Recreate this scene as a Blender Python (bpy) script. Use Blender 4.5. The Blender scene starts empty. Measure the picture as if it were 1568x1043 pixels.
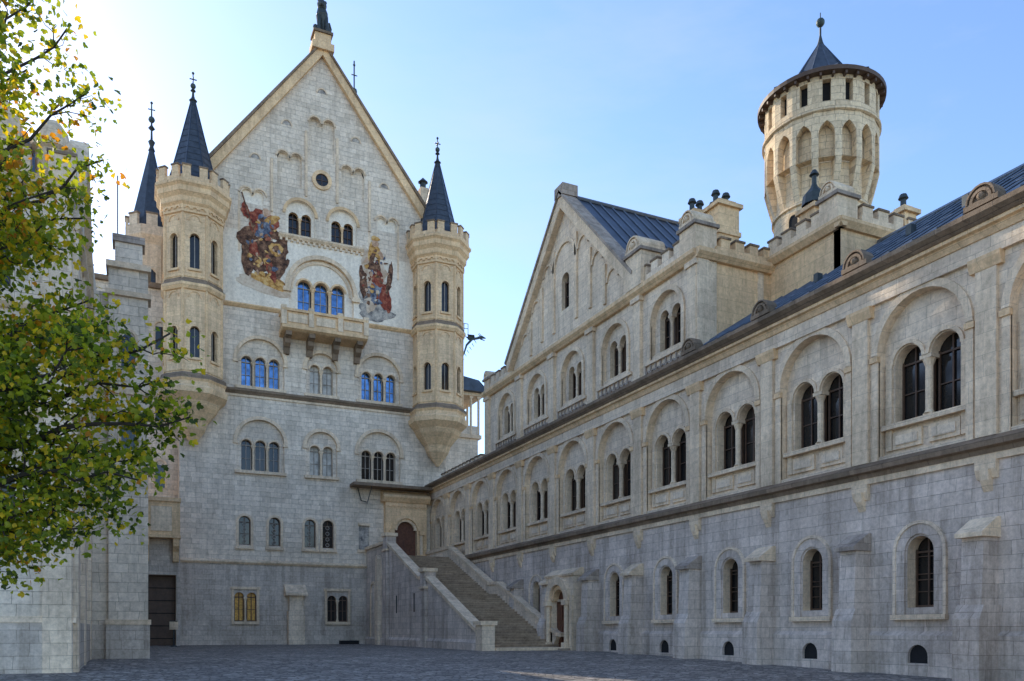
import bpy, math, random
from mathutils import Vector, Matrix, noise
random.seed(11)
sc=bpy.context.scene
pi=math.pi
# ------------------------------------------------------------------ materials
def newmat(name):
    m=bpy.data.materials.new(name); m.use_nodes=True
    nt=m.node_tree; b=nt.nodes['Principled BSDF']
    return m,nt,b
def mathn(nt,op,a,b=None,c=None):
    n=nt.nodes.new('ShaderNodeMath'); n.operation=op
    for i,x in enumerate((a,b,c)):
        if x is None: continue
        if isinstance(x,(int,float)): n.inputs[i].default_value=x
        else: nt.links.new(x,n.inputs[i])
    return n.outputs[0]
def mixc(nt,typ,f,a,b):
    n=nt.nodes.new('ShaderNodeMix'); n.data_type='RGBA'; n.blend_type=typ
    for idx,x in ((0,f),(6,a),(7,b)):
        if isinstance(x,(int,float)): n.inputs[idx].default_value=x
        elif isinstance(x,tuple): n.inputs[idx].default_value=x
        else: nt.links.new(x,n.inputs[idx])
    return n.outputs[2]
def noisen(nt,vec,scale,detail=4,rough=.6):
    n=nt.nodes.new('ShaderNodeTexNoise'); n.inputs['Scale'].default_value=scale
    n.inputs['Detail'].default_value=detail; n.inputs['Roughness'].default_value=rough
    nt.links.new(vec,n.inputs['Vector']); return n.outputs[0]
def ramp(nt,fac,stops):
    n=nt.nodes.new('ShaderNodeValToRGB'); e=n.color_ramp.elements
    while len(e)<len(stops): e.new(.5)
    for i,(p,c) in enumerate(stops):
        e[i].position=p; e[i].color=c if len(c)==4 else (*c,1)
    nt.links.new(fac,n.inputs[0]); return n.outputs[0]
def stone(name,c1,c2,mortar,bw=.9,bh=.38,radial=None,bump=.5,stain=.5,ms=.010,tone=(.74,.70,.66)):
    m,nt,b=newmat(name)
    tc=nt.nodes.new('ShaderNodeTexCoord'); obj=tc.outputs['Object']
    sp=nt.nodes.new('ShaderNodeSeparateXYZ'); nt.links.new(obj,sp.inputs[0])
    if radial: al=mathn(nt,'MULTIPLY',mathn(nt,'ARCTAN2',sp.outputs[1],sp.outputs[0]),radial)
    else: al=mathn(nt,'ADD',sp.outputs[0],sp.outputs[1])
    wob=noisen(nt,obj,.8,2,.5)
    al=mathn(nt,'ADD',al,mathn(nt,'MULTIPLY',wob,.25))
    zz=mathn(nt,'ADD',sp.outputs[2],mathn(nt,'MULTIPLY',noisen(nt,obj,.5,2,.5),.06))
    cb=nt.nodes.new('ShaderNodeCombineXYZ'); nt.links.new(al,cb.inputs[0]); nt.links.new(zz,cb.inputs[1])
    br=nt.nodes.new('ShaderNodeTexBrick'); nt.links.new(cb.outputs[0],br.inputs['Vector'])
    br.inputs['Scale'].default_value=1; br.inputs['Brick Width'].default_value=bw; br.inputs['Row Height'].default_value=bh
    br.inputs['Mortar Size'].default_value=ms; br.inputs['Mortar Smooth'].default_value=.4; br.inputs['Bias'].default_value=0
    br.squash=.7; br.squash_frequency=3
    br.inputs['Color1'].default_value=(*c1,1); br.inputs['Color2'].default_value=(*c2,1); br.inputs['Mortar'].default_value=(*mortar,1)
    n1=noisen(nt,obj,.22,6,.65)
    col=mixc(nt,'MULTIPLY',stain,br.outputs['Color'],ramp(nt,n1,[(.36,tone),(.60,(1.14,1.12,1.10))]))
    mp=nt.nodes.new('ShaderNodeMapping'); mp.inputs['Scale'].default_value=(1.6,1.6,.16); nt.links.new(obj,mp.inputs[0])
    n2=noisen(nt,mp.outputs[0],1.0,5,.7)
    col=mixc(nt,'MULTIPLY',stain,col,ramp(nt,n2,[(.36,(.60,.57,.54)),(.54,(1.06,1.05,1.04))]))
    n3=noisen(nt,obj,5,7,.8)
    col=mixc(nt,'MULTIPLY',.8,col,ramp(nt,n3,[(.32,(.70,.69,.68)),(.62,(1.22,1.22,1.22))]))
    nt.links.new(col,b.inputs['Base Color']); b.inputs['Roughness'].default_value=.9
    b.inputs['Specular IOR Level'].default_value=.2
    h=mathn(nt,'ADD',mathn(nt,'MULTIPLY',br.outputs['Fac'],-1.0),mathn(nt,'MULTIPLY',n3,1.4))
    bp=nt.nodes.new('ShaderNodeBump'); bp.inputs['Strength'].default_value=bump; bp.inputs['Distance'].default_value=.04
    nt.links.new(h,bp.inputs['Height']); nt.links.new(bp.outputs[0],b.inputs['Normal'])
    return m
def plain(name,c,rough=.6,metal=0,var=.3,scale=3,spec=.5):
    m,nt,b=newmat(name)
    tc=nt.nodes.new('ShaderNodeTexCoord')
    n=noisen(nt,tc.outputs['Object'],scale,5,.65)
    k=1-var
    col=mixc(nt,'MULTIPLY',1.0,(*c,1),ramp(nt,n,[(.3,(k,k,k)),(.7,(1+var*.6,)*3)]))
    nt.links.new(col,b.inputs['Base Color']); b.inputs['Roughness'].default_value=rough; b.inputs['Metallic'].default_value=metal
    b.inputs['Specular IOR Level'].default_value=spec
    return m
M={}
M['wall']=stone('limestone_upper',(.82,.67,.50),(.70,.565,.425),(.50,.40,.30),1.0,.42,stain=.45)
M['wlow']=stone('limestone_lower',(.68,.58,.50),(.55,.47,.405),(.34,.29,.245),1.1,.45,stain=.7)
M['palas']=stone('palas_limestone',(.82,.70,.56),(.66,.565,.45),(.42,.35,.27),.85,.42,stain=.4,bump=.7)
M['plow']=stone('palas_lower_limestone',(.62,.54,.455),(.50,.435,.37),(.34,.29,.24),.9,.42,stain=.6)
M['plaster']=stone('smooth_plaster',(.84,.75,.62),(.82,.73,.60),(.79,.70,.57),3,1.2,stain=.25,bump=.1)
M['sand']=stone('sandstone_trim',(.84,.59,.34),(.72,.505,.30),(.48,.34,.2),1.3,.6,stain=.45,bump=.3,ms=.008)
M['trim']=stone('limestone_trim',(.82,.65,.46),(.70,.55,.39),(.5,.4,.29),1.3,.7,stain=.5,bump=.3,ms=.008)
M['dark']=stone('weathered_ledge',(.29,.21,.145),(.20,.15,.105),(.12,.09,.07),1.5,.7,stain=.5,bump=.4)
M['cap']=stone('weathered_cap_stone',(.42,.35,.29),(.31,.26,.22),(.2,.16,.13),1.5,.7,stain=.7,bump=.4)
M['tower']=stone('tower_ashlar',(.86,.68,.45),(.72,.56,.37),(.50,.385,.26),.7,.40,radial=2.7,stain=.35,bump=.7,ms=.016)
M['turret']=stone('turret_sandstone',(.84,.61,.37),(.72,.52,.325),(.5,.36,.22),.8,.42,radial=2.2,stain=.45,bump=.45)
M['slate']=plain('slate_spire',(.045,.055,.072),.5,0,.5,2.5)
M['metal']=plain('sheet_metal_roof',(.042,.058,.085),.42,.3,.6,.9)
M['seam']=plain('roof_seam',(.16,.185,.22),.4,.4,.3)
M['glass']=plain('window_glass',(.02,.018,.017),.09,0,.5,.8,.45)
M['blue']=plain('painted_sky_glass',(.10,.19,.34),.16,.75,.6,1.5)  # sky reflection painted in as a blue base colour
M['pale']=plain('curtained_glass',(.56,.52,.45),.4,0,.45,1.5)
M['gold']=plain('gilt_grille',(.72,.36,.05),.5,0,.5,6)
M['frame']=plain('brown_window_frame',(.10,.055,.032),.6)
M['wframe']=plain('painted_frame',(.35,.30,.25),.6)
M['wood']=plain('oak_door',(.14,.05,.025),.55,0,.5,5)
M['iron']=plain('dark_copper',(.05,.06,.06),.55,.3,.4)
M['bronze']=plain('weathered_copper',(.06,.09,.085),.6,.2,.5)
M['bark']=plain('bark',(.045,.035,.028),.9,0,.5,9)
M['step']=stone('stair_stone',(.46,.36,.26),(.37,.285,.21),(.22,.17,.13),1.4,.17,stain=.6,bump=.3)
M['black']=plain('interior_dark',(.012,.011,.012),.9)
def fresco(name,a,b,c,sc):
    m,nt,bs=newmat(name); tc=nt.nodes.new('ShaderNodeTexCoord')
    n=noisen(nt,tc.outputs['Object'],sc,6,.75)
    nt.links.new(ramp(nt,n,[(.38,a),(.5,b),(.62,c)]),bs.inputs['Base Color']); bs.inputs['Roughness'].default_value=.9
    return m
M['f_brown']=fresco('fresco_brown',(.03,.015,.01),(.13,.06,.035),(.34,.18,.10),2.2)
M['f_red']=fresco('fresco_red',(.09,.018,.012),(.28,.055,.03),(.42,.16,.09),2.0)
M['f_ochre']=fresco('fresco_ochre',(.22,.10,.03),(.58,.30,.08),(.70,.46,.19),2.5)
M['f_blue']=fresco('fresco_blue',(.04,.05,.08),(.12,.14,.19),(.30,.31,.34),2.5)
M['f_grey']=fresco('fresco_grey',(.14,.13,.12),(.36,.32,.28),(.60,.52,.42),2)
M['f_skin']=fresco('fresco_skin',(.36,.21,.13),(.56,.35,.22),(.66,.47,.34),3)
M['f_pale']=fresco('fresco_pale',(.48,.34,.23),(.62,.48,.35),(.72,.60,.46),1.3)

# ------------------------------------------------------------------ mesh builder
class MB:
    def __init__(s): s.v=[];s.f=[];s.m=[];s.names=[]
    def face(s,pts,mat):
        if mat not in s.names: s.names.append(mat)
        i=len(s.v); s.v.extend([tuple(p) for p in pts]); s.f.append(tuple(range(i,i+len(pts)))); s.m.append(s.names.index(mat))
    def box(s,F,a0,a1,z0,z1,d0,d1,mat):
        P=lambda a,z,d:F(a,z,d)
        c=[P(a,z,d) for d in (d0,d1) for z in (z0,z1) for a in (a0,a1)]
        for q in ((0,1,3,2),(4,5,7,6),(0,1,5,4),(2,3,7,6),(0,2,6,4),(1,3,7,5)): s.face([c[k] for k in q],mat)
    def prof(s,F,pts,a0,a1,mat):
        n=len(pts)
        for a in (a0,a1): s.face([F(a,z,d) for d,z in pts],mat)
        for i in range(n):
            (d,z),(e,y)=pts[i],pts[(i+1)%n]
            s.face([F(a0,z,d),F(a1,z,d),F(a1,y,e),F(a0,y,e)],mat)
    def plate(s,F,pts,d0,d1,mat):
        n=len(pts)
        for d in (d0,d1): s.face([F(a,z,d) for a,z in pts],mat)
        for i in range(n):
            (a,z),(b,y)=pts[i],pts[(i+1)%n]
            s.face([F(a,z,d0),F(b,y,d0),F(b,y,d1),F(a,z,d1)],mat)
    def ring(s,F,c,zp,r0,r1,d0,d1,mat,seg=14,legs=None,full=False):
        A=[(2*pi if full else pi)*i/(seg*(2 if full else 1)) for i in range(seg*(2 if full else 1)+1)]
        for i in range(len(A)-1):
            p=[(c+r*math.cos(t),zp+r*math.sin(t)) for t in (A[i],A[i+1]) for r in (r0,r1)]
            s.face([F(*p[0],d1),F(*p[1],d1),F(*p[3],d1),F(*p[2],d1)],mat)
            s.face([F(*p[1],d0),F(*p[1],d1),F(*p[3],d1),F(*p[3],d0)],mat)
            s.face([F(*p[0],d0),F(*p[0],d1),F(*p[2],d1),F(*p[2],d0)],mat)
        if legs is not None:
            s.box(F,c-r1,c-r0,legs,zp,d0,d1,mat); s.box(F,c+r0,c+r1,legs,zp,d0,d1,mat)
    def disc(s,F,c,z,r,d,mat,n=24): s.face([F(c+r*math.cos(2*pi*i/n),z+r*math.sin(2*pi*i/n),d) for i in range(n)],mat)
    def layer(s,F,a0,a1,z0,z1,d,ops,depth,mat,rm=None,seg=12,point=0):
        cal=callable(z1); zt=z1 if cal else (lambda x:z1); rm=rm or mat
        def strip(x0,x1,zb):
            if x1-x0<1e-4: return
            n=max(1,int((x1-x0)/.35)) if cal else 1
            for i in range(n):
                p=x0+(x1-x0)*i/n; q=x0+(x1-x0)*(i+1)/n
                s.face([F(p,zb,d),F(q,zb,d),F(q,zt(q),d),F(p,zt(p),d)],mat)
        x=a0
        for o in sorted(ops,key=lambda o:o[0]):
            c,n,ow,gap,zs,zp=o[:6]; rect=len(o)>6
            W=n*ow+(n-1)*gap; xa=c-W/2; xb=c+W/2
            strip(x,xa,z0)
            if zs>z0+1e-4: s.face([F(xa,z0,d),F(xb,z0,d),F(xb,zs,d),F(xa,zs,d)],mat)
            e=d-depth
            s.face([F(xa,zs,d),F(xb,zs,d),F(xb,zs,e),F(xa,zs,e)],rm)
            for xx in (xa,xb): s.face([F(xx,zs,d),F(xx,zp,d),F(xx,zp,e),F(xx,zs,e)],rm)
            for i in range(n):
                l=xa+i*(ow+gap); r=ow/2
                if rect: P=[(l,zp),(l+ow,zp)]
                else: P=[(l+r-r*math.cos(pi*j/seg),zp+r*(math.sin(pi*j/seg)+point*(1-abs(math.cos(pi*j/seg))))) for j in range(seg+1)]
                for j in range(len(P)-1):
                    p,q=P[j],P[j+1]
                    s.face([F(*p,d),F(*q,d),F(q[0],zt(q[0]),d),F(p[0],zt(p[0]),d)],mat)
                    s.face([F(*p,d),F(*q,d),F(*q,e),F(*p,e)],rm)
                if i<n-1:
                    g0=l+ow; g1=g0+gap
                    s.face([F(g0,zp,d),F(g1,zp,d),F(g1,zt(g1),d),F(g0,zt(g0),d)],mat)
                    s.face([F(g0,zp,d),F(g1,zp,d),F(g1,zp,e),F(g0,zp,e)],rm)
            x=xb
        strip(x,a1,z0)
    def col(s,F,a,d,z0,z1,r,mat,n=10,r1=None):
        r1=r if r1 is None else r1
        for i in range(n):
            t,u=2*pi*i/n,2*pi*(i+1)/n
            s.face([F(a+r*math.cos(t),z0,d+r*math.sin(t)),F(a+r*math.cos(u),z0,d+r*math.sin(u)),F(a+r1*math.cos(u),z1,d+r1*math.sin(u)),F(a+r1*math.cos(t),z1,d+r1*math.sin(t))],mat)
    def window(s,F,c,n,ow,gap,zs,zp,d,glass,colm='trim',depth=.4,frame='frame',bars=True):
        W=n*ow+(n-1)*gap; xa=c-W/2; g=d-depth
        for i in range(n):
            l=xa+i*(ow+gap)
            tl=random.uniform(-.03,.03)
            s.face([F(l-.1,zs-.1,g),F(l+ow+.1,zs-.1,g+tl),F(l+ow+.1,zp+ow/2+.1,g+tl+random.uniform(-.02,.02)),F(l-.1,zp+ow/2+.1,g)],glass)
            if bars:
                m=l+ow/2; s.box(F,m-.03,m+.03,zs,zp+ow/2,g+.03,g+.08,frame)
                s.box(F,l,l+.07,zs,zp+.1,g+.03,g+.09,frame); s.box(F,l+ow-.07,l+ow,zs,zp+.1,g+.03,g+.09,frame)
                s.box(F,l+.071,l+ow-.071,zs,zs+.09,g+.032,g+.088,frame)
                s.box(F,l+.07,l+ow-.07,zp-.04,zp+.03,g+.032,g+.088,frame)
                zm=zs+(zp-zs)*.5; s.box(F,l+.07,l+ow-.07,zm-.02,zm+.02,g+.034,g+.075,frame)
            if i<n-1:
                gc=l+ow+gap/2; r=gap*.36; dc=d-depth*.3
                s.col(F,gc,dc,zs+.18,zp-.32,r,colm)
                s.box(F,gc-gap*.5,gc+gap*.5,zs,zs+.12,dc-gap*.5,dc+gap*.3,colm)
                s.col(F,gc,dc,zs+.12,zs+.22,r*1.4,colm,r1=r)
                s.col(F,gc,dc,zp-.40,zp-.14,r,colm,r1=gap*.62)
                s.box(F,gc-gap*.66,gc+gap*.66,zp-.14,zp-.002,dc-gap*.6,dc+gap*.55,colm)
                if depth>.3: s.box(F,gc-.05,gc+.05,zs,zp,g+.03,g+.12,frame)
    def lathe(s,cx,cy,profile,n,mat,rot=0.0,a0=0,a1=2*pi):
        for (r0,z0),(r1,z1) in zip(profile[:-1],profile[1:]):
            for i in range(n):
                t=rot+a0+(a1-a0)*i/n; u=rot+a0+(a1-a0)*(i+1)/n
                p=[(cx+r0*math.cos(t),cy+r0*math.sin(t),z0),(cx+r0*math.cos(u),cy+r0*math.sin(u),z0),
                   (cx+r1*math.cos(u),cy+r1*math.sin(u),z1),(cx+r1*math.cos(t),cy+r1*math.sin(t),z1)]
                if r0<1e-5: p=p[1:]
                elif r1<1e-5: p=p[:3]
                s.face(p,mat)
    def tube(s,pts,rad,mat,n=8):
        pts=[Vector(p) for p in pts]; rings=[]
        for i,p in enumerate(pts):
            d=(pts[min(i+1,len(pts)-1)]-pts[max(i-1,0)]).normalized()
            x=d.cross(Vector((0,0,1)));
            if x.length<.05: x=d.cross(Vector((0,1,0)))
            x.normalize(); y=d.cross(x); r=rad[i] if isinstance(rad,(list,tuple)) else rad
            rings.append([p+(x*math.cos(2*pi*k/n)+y*math.sin(2*pi*k/n))*r for k in range(n)])
        for A,B in zip(rings[:-1],rings[1:]):
            for k in range(n): s.face([A[k],A[(k+1)%n],B[(k+1)%n],B[k]],mat)
        s.face(rings[0],mat); s.face(rings[-1],mat)
    def ball(s,c,r,mat,n=10,sz=1.0):
        s.lathe(c[0],c[1],[(r*math.sin(pi*i/8),c[2]-r*sz*math.cos(pi*i/8)) for i in range(9)],n,mat)
    def build(s,name,parent=None,origin=(0,0,0)):
        me=bpy.data.meshes.new(name); ox,oy,oz=origin
        me.from_pydata([(x-ox,y-oy,z-oz) for x,y,z in s.v],[],s.f)
        for n in s.names: me.materials.append(M[n])
        me.polygons.foreach_set('material_index',s.m)
        me.update()
        o=bpy.data.objects.new(name,me); sc.collection.objects.link(o); o.location=origin
        if parent: o.parent=parent
        return o
def empty(name):
    o=bpy.data.objects.new(name,None); sc.collection.objects.link(o); return o
def FX(u0,sg): return lambda a,z,d:(u0+sg*d,a,z)
def FY(v0,sg): return lambda a,z,d:(a,v0+sg*d,z)
def FF(cx,cy,ang,ap):
    c,s_=math.cos(ang),math.sin(ang)
    return lambda a,z,d:(cx+c*(ap+d)-s_*a,cy+s_*(ap+d)+c*a,z)
def shell(mb,F,a,z,r,d0,d1,mat='cap'):
    P=[(a+r*math.cos(pi*i/12),z+r*math.sin(pi*i/12)*1.05) for i in range(13)]
    mb.plate(F,P,d0,d1,mat)
    mb.ring(F,a,z,r*.55,r*.75,d1-.02,d1+.08,mat,10)
    mb.ring(F,a,z,r*.88,r*1.0,d1-.02,d1+.1,mat,10)
    mb.ball(F(a,z+.12,d1+.02),r*.28,mat,8)
    mb.box(F,a-r*1.15,a+r*1.15,z-.18,z,d0-.05,d1+.08,mat)
def crenel(mb,F,a0,a1,z0,h,w,gap,d0,d1,mat,cap='dark'):
    n=max(1,round((a1-a0+gap)/(w+gap))); p=(a1-a0+gap)/n; ww=p-gap
    for i in range(n):
        x=a0+i*p; mb.box(F,x,x+ww,z0,z0+h,d0,d1,mat); mb.box(F,x-.04,x+ww+.04,z0+h,z0+h+.1,d0-.05,d1+.05,cap)
def gz(v): 
    t=min(1,max(0,(v-12)/33)); return .43*t*t*(3-2*t)

# ------------------------------------------------------------------ RIGHT BUILDING
kh=empty('knights_house')
U0=24.8; FR=FX(U0,-1)
w=MB()
BAY=5.0; C0=19.9; ks=range(-3,11); cen=[C0+BAY*k for k in ks]
VE=71.7; VS=cen[0]-2.5
ops=[];
for k in ks:
    c=C0+BAY*k+(.2 if k==5 else 0)
    if k==5: continue
    if k<=6: ops.append((c,1,1.05,0,2.45,4.42))
w.layer(FR,VS,43.3,-.6,7.5,0,[o for o in ops if o[0]<43],.55,'wlow','trim')
w.layer(FR,43.3,VE,-.6,7.5,0,[o for o in ops if o[0]>47],.55,'wlow','trim')
for o in ops:
    c=o[0]; w.window(FR,c,1,1.05,0,2.45,4.42,0,'glass',depth=.5)
    w.ring(FR,c,4.42,.6,.95,-.05,.06,'wlow',legs=2.2)
    w.ring(FR,c,4.42,.95,1.06,-.05,.11,'wall',legs=2.2)
    w.box(FR,c-1.1,c+1.1,2.02,2.2,-.05,.2,'trim')
    for q in range(3): w.box(FR,c-.5,c+.5,3.0+q*.62,3.03+q*.62,-.46,-.43,'frame')
vops=[(C0+BAY*k,1,.8,0,.5,.75) for k in range(-3,5)]
w.layer(FR,VS,43.0,-.6,1.45,.14,vops,.13,'wlow')
for o in vops: w.plate(FR,[(o[0]-.4,.5),(o[0]+.4,.5),(o[0]+.4,1.15),(o[0]-.4,1.15)],.003,.02,'black')
w.prof(FR,[(-.05,1.45),(.141,1.45),(.141,1.47),(.0,1.62),(-.05,1.62)],VS,43.0,'wlow')
for k in range(-3,7):
    v=C0+BAY*k+2.55
    if k in(4,): v-=.35
    if k==5: v-=.1
    w.prof(FR,[(-.1,-.6),(1.05,-.6),(1.0,2.0),(.8,2.45),(-.1,2.45)],v-.46,v+.46,'wlow')
    w.prof(FR,[(-.1,2.44),(.78,2.44),(.68,4.6),(-.1,4.6)],v-.37,v+.37,'wlow')
    w.prof(FR,[(-.1,4.6),(.9,4.6),(.9,4.74),(.15,5.25),(-.1,5.25)],v-.47,v+.47,'trim' if k%2 else 'cap')
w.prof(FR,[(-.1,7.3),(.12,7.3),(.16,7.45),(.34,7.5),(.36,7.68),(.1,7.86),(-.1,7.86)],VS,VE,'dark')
w.box(FR,VS,VE,7.08,7.3,-.05,.09,'trim')
rops=[(c,1,3.5,0,8.0,11.75) for c in cen]
w.layer(FR,VS,VE,7.8,14.2,0,rops,.32,'wall','trim')
dB=-.32
wops=[(c,2,1.12,.36,9.15,11.3) for c in cen]
w.layer(FR,VS,VE,7.8,14.2,dB,wops,.42,'wall','trim')
for i,c in enumerate(cen):
    w.window(FR,c,2,1.12,.36,9.15,11.3,dB,'glass',depth=.45)
    w.ring(FR,c,11.75,1.75,2.02,-.05,.09,'trim',18)
    for s_ in (-1,1):
        w.ring(FR,c+s_*.74,11.3,.6,.74 if s_<0 else .737,dB-.02,dB+.09,'trim',12)
        w.box(FR,c+s_*.74-.60,c+s_*.74+.60,8.2,8.82,dB-.02,dB+.09,'trim')
        w.box(FR,c+s_*.74-.45,c+s_*.74+.45,8.34,8.68,dB+.08,dB+.13,'wall')
        w.box(FR,c+s_*1.885-.135,c+s_*1.885+.135,7.86,11.75,-.05,.06,'trim')
        w.box(FR,c+s_*1.9-.18,c+s_*1.9+.18,11.5,11.7,-.05,.12,'sand')
        w.box(FR,c+s_*1.5-.12,c+s_*1.5+.12,8.2,11.35,dB-.02,dB+.1,'trim')
    w.box(FR,c-1.72,c+1.72,8.95,9.13,dB-.02,dB+.26,'trim')
    w.box(FR,c-1.72,c+1.72,7.9,8.06,dB-.02,dB+.16,'trim')
    p=c+2.5
    w.box(FR,p-.36,p+.36,7.86,13.35,-.05,.14,'trim')
    w.prof(FR,[(-.05,13.2),(.16,13.2),(.26,13.5),(.26,13.62),(-.05,13.62)],p-.55,p+.55,'sand')
    w.prof(FR,[(-.05,6.1),(.02,6.1),(.2,6.45),(.24,6.79),(-.05,6.79)],p-.15,p+.15,'trim')
    w.prof(FR,[(-.05,6.5),(.06,6.5),(.17,6.8),(.17,7.085),(-.05,7.085)],p-.36,p+.36,'trim')
w.box(FR,VS,VE,13.62,14.2,-.05,.15,'wall')
w.prof(FR,[(-.1,14.2),(.2,14.2),(.3,14.42),(.42,14.46),(.42,14.58),(-.1,14.58)],VS,VE,'sand')
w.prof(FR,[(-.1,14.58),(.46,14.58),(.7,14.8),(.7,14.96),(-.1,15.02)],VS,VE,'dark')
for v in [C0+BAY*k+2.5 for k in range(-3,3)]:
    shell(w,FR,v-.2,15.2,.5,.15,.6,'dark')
w.box(FR,VS,VE,-.5,14.9,-9,-1.1,'black')  # unseen core box, added to block light from behind the wall
w.build('courtyard_wall',kh)
h=MB(); A0,A1=32.2,58.6
hc=[C0+BAY*k for k in range(3,8)]
h.layer(FR,A0,A1,15.0,19.7,0,[(c,1,2.7,0,15.9,17.75) for c in hc],.25,'wall','trim')
h.layer(FR,A0,A1,15.0,19.7,-.25,[(c,2,.78,.26,16.15,17.95) for c in hc],.35,'wall','trim')
for c in hc:
    h.window(FR,c,2,.78,.26,16.15,17.95,-.25,'glass',depth=.4)
    h.ring(FR,c,17.75,1.35,1.6,-.05,.1,'trim',14,legs=15.9)
    h.box(FR,c-1.3,c+1.3,15.95,16.13,-.3,-.02,'trim')
    for q in range(8):
        h.ring(FR,c-1.58+.45*q,15.25,.12,.2,-.02,.1,'cap',6,full=True)
        h.box(FR,c-1.4+.45*q,c-1.32+.45*q,15.1,15.8,0,.08,'cap')
    h.box(FR,c-1.85,c+1.85,15.72,15.88,-.02,.14,'trim')
for p in [A0+.35]+[c+2.5 for c in hc[:-1]]+[A1-.35]:
    h.box(FR,p-.34,p+.34,15.02,19.4,-.05,.2,'trim'); h.box(FR,p-.45,p+.45,19.4,19.66,-.05,.3,'trim')
h.prof(FR,[(-.1,19.66),(.2,19.66),(.42,19.9),(.42,20.1),(-.1,20.1)],A0-.1,A1+.1,'sand')
for a,b in ((A0+1.2,38.0),(53.8,A1-.2)):
    h.box(FR,a,b,20.1,20.5,-.35,.22,'wall'); crenel(h,FR,a,b,20.5,.5,.65,.4,-.3,.2,'wall')
ga,gb,gm,gZ=38.0,53.6,45.8,28.8
zt=lambda x:20.6+(gZ-20.6)*(1-abs(x-gm)/(gb-gm))
h.layer(FR,ga,gb,20.1,lambda x:max(20.1,zt(x)),0,[(gm,1,1.0,0,22.1,23.9)],.4,'wall','trim')
h.window(FR,gm,1,1.0,0,22.1,23.9,0,'glass',depth=.35)
for off,z0_,z1_ in ((1.5,21,26.3),(3.2,21,24.6),(4.9,20.6,22.9)):
    for s_ in (-1,1):
        h.box(FR,gm+s_*off-.14,gm+s_*off+.14,z0_,z1_,-.02,.12,'trim')
        h.ring(FR,gm+s_*(off+.85)-0,z1_-.9-.25,.55,.7,-.02,.10,'trim',10)
h.ring(FR,gm,24.9,1.36,1.6,-.02,.12,'trim',14)
for s_ in (-1,1):
    P=[(gm,gZ+.55),(gm,gZ-.35),(gm+s_*8.1,20.35),(gm+s_*8.3,20.9)]
    h.plate(FR,P,-.4,.4,'trim')
    P=[(gm,gZ+.75),(gm,gZ+.56),(gm+s_*8.32,20.92),(gm+s_*8.42,21.08)]
    h.plate(FR,P,-.5,.5,'cap')
h.box(FR,gm-.55,gm+.55,gZ+.3,gZ+1.0,-.6,.5,'cap')
for s_ in (-1,1):
    e=gm+s_*8.3
    h.face([(U0+.3,gm,gZ+.45),(36,gm,gZ+.45),(36,e,20.75),(U0+.3,e,20.75)],'metal')
    for q in range(13):
        u=U0+.9+q*.85; a=Vector((u,gm,gZ+.5)); b=Vector((u,e,20.8))
        h.tube([a,b],.05,'seam',4)
h.tube([(U0+.3,gm,gZ+.55),(36,gm,gZ+.55)],.12,'seam',6)
h.face([(36,gm,gZ+.45),(36,gm-8.3,20.75),(36,gm+8.3,20.75)],'wall')
FS=FY(A0,-1)
h.layer(FS,U0,29.2,14.9,19.7,0,[],.1,'sand')
h.prof(FS,[(-.1,19.66),(.2,19.66),(.42,19.9),(.42,20.1),(-.1,20.1)],U0-.3,29.2,'sand')
h.box(FS,U0+.9,29.2,20.1,20.4,-.35,.2,'sand'); crenel(h,FS,U0+1.2,29.2,20.4,.42,.6,.35,-.3,.18,'sand')
h.box(FS,U0-.16,U0+.5,15,19.66,-.05,.14,'trim')
h.box(FS,U0+.51,U0+1.0,15,19.66,.0,.07,'trim')
h.box(FS,28.4,28.75,15,19.66,.0,.07,'trim')
h.box(FY(A1,1),U0,34,14.9,20.0,-.3,0,'wall')
h.box(FY(A1,1),U0+.3,34,20.1,20.9,-.3,.1,'wall')
FB=FX(29.2,-1); FC=FY(27.6,-1)
h.box(FB,27.6,A0,15.5,20.0,-.4,0,'sand')
h.prof(FB,[(-.1,20.0),(.15,20.0),(.35,20.25),(.35,20.4),(-.1,20.4)],27.3,A0,'sand')
h.box(FB,27.9,A0,20.4,20.75,-.35,.2,'trim'); crenel(h,FB,28.6,A0-.1,20.75,.45,.6,.35,-.3,.18,'trim')
h.box(FC,29.2,36,15.0,20.0,-.4,-.003,'sand')
h.prof(FC,[(-.1,20.0),(.15,20.0),(.35,20.25),(.35,20.4),(-.1,20.4)],28.9,36,'sand')
h.box(FC,30.3,36,20.4,20.75,-.35,.2,'trim'); crenel(h,FC,30.4,36,20.75,.45,.6,.35,-.3,.18,'trim')
h.box(FR,A0+.3,A1-.3,14.9,20.05,-9.2,-.7,'black')  # hidden core box added to keep light out behind the windows
h.box(FX(29.65,-1),28.05,A0+.3,15,20.1,-6.2,0,'cap')
def pier(F,a,z0,z1,wd,d0,d1):
    h.box(F,a-wd/2,a+wd/2,z0,z1,d0,d1,'trim'); h.box(F,a-wd/2-.12,a+wd/2+.12,z1,z1+.16,d0-.1,d1+.12,'cap')
    shell(h,F,a,z1+.34,wd*.42,d0+.1,d1-.02,'trim')
pier(FR,A0+.55,20.1,21.3,1.25,-1.0,.3)
pier(FB,28.1,20.4,21.5,1.1,-1.0,.25)
pier(FR,37.3,20.1,21.9,1.5,-1.3,.45)
pier(FR,A1-.6,20.1,20.9,.9,-.8,.3)
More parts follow.
